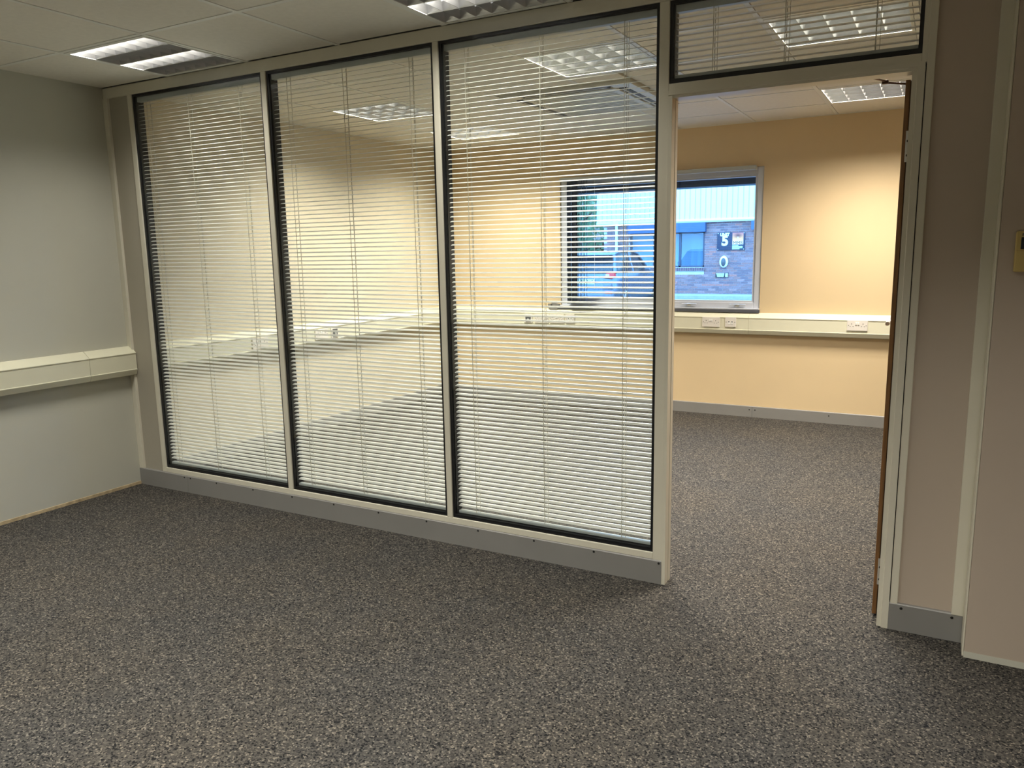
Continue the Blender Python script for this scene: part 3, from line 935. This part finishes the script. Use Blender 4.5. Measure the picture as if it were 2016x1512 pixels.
for n, (x, z, rw) in enumerate(cand[:230]):
    o = upart(link('brick', bmesh_tones[tone(z)], ub))
    o.location = (x, YU + random.uniform(-0.003, 0.001), z)
rest = [MB() for _ in BR]
for (x, z, rw) in cand[230:]:
    rest[tone(z)].box(x - BW / 2, x + BW / 2, YU, YU + 0.025, z - BH / 2, z + BH / 2)
allm = MB()
me = bpy.data.meshes.new('brickwork')
vs, fs, mi = [], [], []
for k, r in enumerate(rest):
    n = len(vs); vs += r.v
    fs += [tuple(n + i for i in f) for f in r.f]; mi += [k] * len(r.f)
me.from_pydata(vs, [], fs)
for t in BR: me.materials.append(t)
for p, k in zip(me.polygons, mi): p.material_index = k
bw = upart(link('brickwork', me, ub)); bw['kind'] = 'stuff'
# brick-on-edge sill below the window
sm = MB().box(-0.032, 0.032, -0.04, 0.05, -0.10, 0.0).mesh('sill_brick', BR[2])
x = WA[0] + 0.05
while x < WA[1] + 0.02:
    upart(link('sill_brick', sm, ub)).location = (x, YU - 0.005, WA[2] - 0.01)
    x += 0.075
# window: frame, mullions, panes
b = MB()
fyu = YU + 0.05
b.box(WA[0], WA[0] + .06, fyu, fyu + .07, WA[2], WA[3]).box(WA[1] - .06, WA[1], fyu, fyu + .07, WA[2], WA[3])
b.box(WA[0], WA[1], fyu, fyu + .07, WA[2], WA[2] + .05).box(WA[0], WA[1], fyu, fyu + .07, WA[3] - .05, WA[3])
for mx_ in (-3.15, -4.02):
    b.box(mx_ - .035, mx_ + .035, fyu, fyu + .07, WA[2], WA[3])
uw = upart(b.build('window', M['winframe'], ub))
for a0, a1 in ((WA[0] + .06, -4.055), (-3.985, -3.185), (-3.115, WA[1] - .06)):
    box('pane', M['glass'], uw, a0, a1, fyu + .03, fyu + .036, WA[2] + .05, WA[3] - .05)
upart(box('reflection_blind', M['win_dark'], ub, WA[0] - .3, WA[1] + .3, YU + 0.305, YU + .40, 0.3, 2.2))  # blind sheet behind the panes, coloured like the reflected sky
upart(box('shutter_box', M['shutter'], ub, WA[0] - .03, WA[1] + .055, YU - 0.20, YU + .02, WA[3] - .01, ZC - 0.03))
upart(box('shutter_box', M['shutter'], ub, -0.86, 2.4, YU - 0.20, YU + .02, 1.935, ZC - 0.03))
b = MB()
for k in range(24):
    z = GZ + 0.03 + k * 0.088
    if z + .084 > 1.95: break
    b.prism([(YU + .10, z), (YU + .085, z + .02), (YU + .085, z + .06), (YU + .10, z + .084), (YU + .11, z + .084), (YU + .11, z)], DO[0], DO[1], 'x')
upart(b.build('roller_door', M['shutter'], ub))
upart(box('door_guide', M['shutter'], ub, -0.705, -0.635, YU - .03, YU + .09, GZ + .11, 1.94))
dp = MB().cyl((-5.29, YU - .08, GZ + 0.105), (-5.29, YU - .08, ZC + .02), 0.045, 12)
dp.bbox(-5.40, -5.19, YU - .16, YU - .01, ZC - 0.02, ZC + .13, .01)
upart(dp.build('drainpipe', M['white'], ub))

# sign board
sg = empty('unit_sign', (-1.500, YU, 1.60), label='navy sign board reading UNIT 5 and MMS on the brick wall outside', cat='sign')
SW, SHt = 0.432, 0.278
MB().bbox(-SW, SW, -0.030, -0.006, -SHt, SHt, 0.004).build('board', M['signblue'], sg)
text('lettering', 'UNIT', 0.125, (-0.195, -0.031, 0.205), M['white'], sg, 0.002, 0.006, 1.0)
text('numeral', '5', 0.42, (-0.185, -0.031, 0.005), M['white'], sg, 0.002, 0.018, 1.0)
def logo_mat():
    mt = bpy.data.materials.new('printed_logo_panel')
    mt.use_nodes = True
    nt = mt.node_tree; L = nt.links.new
    b_ = nt.nodes['Principled BSDF']; b_.inputs['Roughness'].default_value = 0.4
    tc = nt.nodes.new('ShaderNodeTexCoord')
    sp = nt.nodes.new('ShaderNodeSeparateXYZ'); L(tc.outputs['Object'], sp.inputs[0])
    r1 = nt.nodes.new('ShaderNodeValToRGB')         # vertical print: white base, cream middle
    mr = nt.nodes.new('ShaderNodeMapRange'); mr.inputs['From Min'].default_value = -0.11; mr.inputs['From Max'].default_value = 0.27
    L(sp.outputs['Z'], mr.inputs['Value']); L(mr.outputs['Result'], r1.inputs['Fac'])
    e = r1.color_ramp.elements
    e[0].position = 0.0; e[0].color = (0.90, 0.62, 0.42, 1)
    e[1].position = 0.5; e[1].color = (0.90, 0.36, 0.13, 1)
    q = e.new(0.28); q.color = (0.90, 0.48, 0.24, 1)
    q = e.new(0.95); q.color = (0.60, 0.18, 0.14, 1)
    gm = nt.nodes.new('ShaderNodeTexGradient'); gm.gradient_type = 'SPHERICAL'
    mp = nt.nodes.new('ShaderNodeMapping')
    mp.inputs['Location'].default_value = (-0.215 * 6.5, 0, -0.175 * 10); mp.inputs['Scale'].default_value = (6.5, 0.0, 10)
    L(tc.outputs['Object'], mp.inputs['Vector']); L(mp.outputs['Vector'], gm.inputs['Vector'])
    mx = nt.nodes.new('ShaderNodeMix'); mx.data_type = 'RGBA'
    L(gm.outputs['Fac'], mx.inputs['Factor']); L(r1.outputs['Color'], mx.inputs['A'])
    mx.inputs['B'].default_value = (0.10, 0.02, 0.03, 1)
    L(mx.outputs['Result'], b_.inputs['Base Color'])
    return mt
box('logo_panel', logo_mat(), sg, 0.045, 0.385, -0.0335, -0.029, -0.105, 0.262)
MB().prism([(0.185, -0.02), (0.195, 0.11), (0.205, 0.135), (0.225, 0.135), (0.235, 0.11), (0.245, -0.02)], -0.0355, -0.0335, 'y').build('logo_figure', M['white'], sg)
text('lettering', 'MMS', 0.135, (0.215, -0.0345, -0.055), M['black'], sg, 0.0015, 0.0, 1.12)
b = MB()
for k, (a0, a1) in enumerate(((0.045, 0.235), (0.045, 0.365), (0.045, 0.365), (0.045, 0.27))):
    b.box(a0, a1, -0.033, -0.030, -0.150 - k * 0.034, -0.124 - k * 0.034)
b.build('small_print', M['pale_green'], sg)
stm = MB().lathe((0, 0, 0), [(0.014, 0.0), (0.014, -0.012), (0.010, -0.016)], 'y', 12).mesh('stud', M['alloy'])
for sx in (-1, 1):
    for sz in (-1, 1):
        o = link('stud', stm, sg); o.location = (sx * (SW - 0.03), -0.030, sz * (SHt - 0.03))
# oval bulkhead lamp
bk = empty('bulkhead_light', (-1.702, YU - 0.008, 0.965), label='oval white ringed bulkhead light on the brick wall under the unit sign', cat='light')
MB().lathe((0, 0, 0), [(0.13, 0.0), (0.138, -0.03), (0.125, -0.07), (0.098, -0.085)], 'y', 28, 1.0, 1.36).build('ring', M['white'], bk, smooth=True)
MB().lathe((0, 0, -0.01), [(0.098, -0.070), (0.085, -0.105), (0.05, -0.122), (0.01, -0.128)], 'y', 24, 0.82, 1.42).build('lens', M['dark_plastic'], bk, smooth=True)
# small plate
ps = empty('small_wall_plate', (-1.755, YU, 0.548), label='small black edged notice plate on the brick wall below the oval light', cat='sign')
MB().bbox(-0.205, 0.205, -0.018, -0.005, -0.072, 0.072, 0.003).build('plate', M['black'], ps)
b = MB().prism([(-0.19, 0.060), (0.075, 0.060), (0.075, 0.012), (-0.17, 0.012)], -0.021, -0.018, 'y')
b.prism([(-0.165, 0.000), (0.075, 0.000), (0.055, -0.055), (-0.150, -0.055)], -0.021, -0.018, 'y')
b.box(0.105, 0.19, -0.021, -0.018, -0.058, 0.060)
b.build('print_panel', M['pale_green'], ps)

# ------------------------------------------------------------------ the parked car
def car():
    cx, y0 = -3.60, 15.35
    r = empty('parked_car', (cx, y0, GZ), label='silver blue hatchback parked nose in to the brick unit, seen through the third bay', cat='car')
    hw = 0.83
    # cross sections along y: (y, half width at sill, half width at waist, z sill, z waist, z bonnet/deck)
    sec = [(0.00, 0.70, 0.74, 0.34, 0.62, 0.80), (0.06, 0.78, 0.80, 0.28, 0.66, 0.95), (0.30, 0.81, 0.83, 0.24, 0.72, 0.99), (0.90, 0.82, 0.83, 0.22, 0.74, 0.98), (2.0, 0.82, 0.83, 0.21, 0.72, 0.96), (2.9, 0.81, 0.82, 0.22, 0.70, 0.93), (3.45, 0.79, 0.80, 0.24, 0.66, 0.84), (3.85, 0.74, 0.74, 0.28, 0.58, 0.72), (4.02, 0.62, 0.62, 0.34, 0.50, 0.60)]
    bm = bmesh.new(); rings = []
    for (y, ws, ww, zs, zw, zt) in sec:
        pts = [(-ws, zs), (-ww, (zs + zw) / 2), (-ww, zw), (-ww + .05, zt - .03), (-ww + .16, zt), (ww - .16, zt), (ww - .05, zt - .03), (ww, zw), (ww, (zs + zw) / 2), (ws, zs)]
        rings.append([bm.verts.new((px, y, pz)) for px, pz in pts])
    for a, b2 in zip(rings, rings[1:]):
        k = len(a)
        for i in range(k):
            bm.faces.new((a[i], a[(i + 1) % k], b2[(i + 1) % k], b2[i]))
    bm.faces.new(rings[0]); bm.faces.new(rings[-1][::-1])
    MB().bm(bm).build('body', M['carpaint'], r, smooth=True)
    # glasshouse
    bm = bmesh.new(); rings = []
    for (y, wb_, wt_, zb, zt) in [(0.10, 0.74, 0.70, 0.96, 1.00), (0.42, 0.76, 0.60, 0.96, 1.40), (0.90, 0.76, 0.60, 0.96, 1.48), (1.7, 0.76, 0.60, 0.95, 1.49), (2.15, 0.76, 0.60, 0.94, 1.42), (2.85, 0.74, 0.70, 0.92, 0.96)]:
        pts = [(-wb_, zb), (-wt_, zt), (wt_, zt), (wb_, zb)]
        rings.append([bm.verts.new((px, y, pz)) for px, pz in pts])
    for a, b2 in zip(rings, rings[1:]):
        for i in range(4):
            bm.faces.new((a[i], a[(i + 1) % 4], b2[(i + 1) % 4], b2[i]))
    bm.faces.new(rings[0]); bm.faces.new(rings[-1][::-1])
    MB().bm(bm).build('windows', M['carglass'], r)
    # roof skin and pillars
    b = MB()
    b.prism([(0.34, 1.415), (0.46, 1.44), (0.92, 1.515), (1.68, 1.525), (2.20, 1.445), (2.18, 1.425), (1.68, 1.49), (0.92, 1.48), (0.44, 1.40)], -0.62, 0.62, 'x')
    for s in (-1, 1):
        b.cyl((s * 0.765, 0.12, 0.97), (s * 0.615, 0.42, 1.42), 0.045, 8)
        b.cyl((s * 0.765, 1.45, 0.95), (s * 0.61, 1.45, 1.48), 0.028, 8)
        b.cyl((s * 0.765, 2.80, 0.93), (s * 0.61, 2.16, 1.44), 0.030, 8)
    b.build('roof', M['carpaint'], r)
    MB().bbox(-0.60, 0.60, 0.20, 0.36, 1.41, 1.44, 0.012).build('spoiler', M['carpaint'], r)
    MB().bbox(-0.79, 0.79, -0.07, 0.30, 0.26, 0.56, 0.05).build('rear_bumper', M['carpaint'], r, smooth=True)
    MB().bbox(-0.60, 0.60, -0.085, -0.05, 0.24, 0.34, 0.015).build('bumper_insert', M['black'], r)
    b = MB().bbox(-0.27, 0.27, -0.030, -0.010, 0.70, 0.82, 0.004)
    pl = b.build('number_plate', M['plate'], r)
    b = MB()
    for k in range(7):
        x = -0.215 + k * 0.068 + (0.02 if k > 3 else 0)
        b.box(x - .022, x - .012, -0.033, -0.030, 0.722, 0.798)
        if k % 2 == 0: b.box(x - .012, x + .014, -0.033, -0.030, 0.786, 0.798)
        else: b.box(x - .012, x + .014, -0.033, -0.030, 0.752, 0.764)
        if k % 3: b.box(x + .008, x + .018, -0.033, -0.030, 0.722, 0.790)
    b.build('plate_marks', M['black'], pl)
    for s in (-1, 1):
        o = MB().prism([(s * 0.50, 0.86), (s * 0.74, 0.84), (s * 0.80, 0.90), (s * 0.78, 1.00), (s * 0.60, 0.99)], -0.012, 0.10, 'y').build('tail_lamp', M['redlens'], r)
        MB().bbox(min(s * 0.56, s * 0.66), max(s * 0.56, s * 0.66), -0.018, 0.0, 0.90, 0.95, .004).build('lamp_lens', M['whitelens'], o)
        MB().bbox(min(s * 0.56, s * 0.76), max(s * 0.56, s * 0.76), -0.080, -0.03, 0.46, 0.53, .01).build('fog_lamp', M['redlens'], r)
        MB().bbox(min(s * 0.80, s * 0.97), max(s * 0.80, s * 0.97), 2.20, 2.32, 0.94, 1.06, .03).build('door_mirror', M['carpaint'], r)
        for k, yy in enumerate((0.68, 3.18)):
            wv = MB().lathe((s * 0.72, yy, 0.305), [(0.21, -0.095), (0.29, -0.10), (0.305, -0.07), (0.305, 0.07), (0.29, 0.10), (0.21, 0.095)], 'x', 24).build('wheel', M['rubber'], r)
            rb = MB()
            rb.lathe((s * 0.72, yy, 0.305), [(0.205, -0.096), (0.215, -0.102), (0.205, 0.102), (0.20, 0.096)], 'x', 20)
            for q in range(5):
                a = q * 2 * math.pi / 5
                rb.cyl((s * 0.815, yy, 0.305), (s * 0.822, yy + 0.2 * math.cos(a), 0.305 + 0.2 * math.sin(a)), 0.022, 6)
            rb.build('alloy_rim', M['alloy'], wv)
        MB().lathe((s * 0.805, 0.68, 0.32), [(0.345, -0.02), (0.365, 0.012), (0.335, 0.02)], 'x', 24).build('wheel_arch', M['black'], r)
        MB().lathe((s * 0.795, 3.18, 0.32), [(0.345, -0.02), (0.365, 0.012), (0.335, 0.02)], 'x', 24).build('wheel_arch', M['black'], r)
    MB().bbox(-0.25, 0.25, 0.005, 0.02, 1.07, 1.085, .003).build('rear_wiper', M['black'], r)
    return r
car()

# ------------------------------------------------------------------ tree and far buildings beyond the unit's corner
def tree(x, y, h, rad, label, seed):
    rg = random.Random(seed)
    r = empty('tree', (x, y, GZ), label=label, cat='tree', group='trees beyond the brick unit')
    b = MB().cyl((0, 0, 0), (0.1, 0, h * .5), 0.16, 10, 0.09)
    for k in range(5):
        a = k * 1.3
        b.cyl((0.1, 0, h * .45), (rad * .6 * math.cos(a), rad * .6 * math.sin(a), h * (.7 + .05 * k)), 0.07, 7, 0.03)
    b.build('trunk', M['bark'], r)
    vs, fs = [], []
    for k in range(1500):
        while True:
            p = Vector((rg.uniform(-1, 1), rg.uniform(-1, 1), rg.uniform(-1, 1)))
            if 0.25 < p.length < 1: break
        p = Vector((p.x * rad, p.y * rad, h * .62 + p.z * h * .40))
        d1 = Vector((rg.uniform(-1, 1), rg.uniform(-1, 1), rg.uniform(-1, 1))).normalized() * 0.13
        d2 = d1.orthogonal().normalized() * 0.07
        n = len(vs)
        vs += [tuple(p - d1), tuple(p + d2), tuple(p + d1), tuple(p - d2)]
        fs.append((n, n + 1, n + 2, n + 3))
    me = bpy.data.meshes.new('foliage'); me.from_pydata(vs, [], fs); me.materials.append(M['leaf'])
    f = link('foliage', me, r); f['kind'] = 'stuff'
    return r
tree(-8.6, 24.5, 4.2, 2.2, 'leafy tree just past the end corner of the brick unit', 3)
tree(-11.5, 29.0, 5.5, 2.6, 'taller leafy tree farther behind the brick unit corner', 5)
fb = empty('far_building', (-16, 40, GZ), label='dark distant building beyond the trees, behind the vertical blind', cat='building')
MB().box(-12, 12, 0, 8, 0, 7.5).build('walls', M['outer'], fb)
MB().prism([(-12.4, 7.5), (12.4, 7.5), (0, 10.5)], -0.4, 8.4, 'y').build('roof', M['navy'], fb)
fo = empty('timber_fence', (-16, 27, GZ), label='dark close boarded fence behind the parked car, left of the brick unit', cat='fence')
pk = MB().box(0, 0.22, 0, 0.03, 0, 1.85).mesh('plank', M['wood_dark'])
for k in range(40):
    link('plank', pk, fo).location = (k * 0.25, random.uniform(0, .01), 0)
MB().box(0, 9.97, 0.035, 0.08, 0.4, 0.5).box(0, 9.97, 0.035, 0.08, 1.4, 1.5).build('rail', M['wood_dark'], fo)
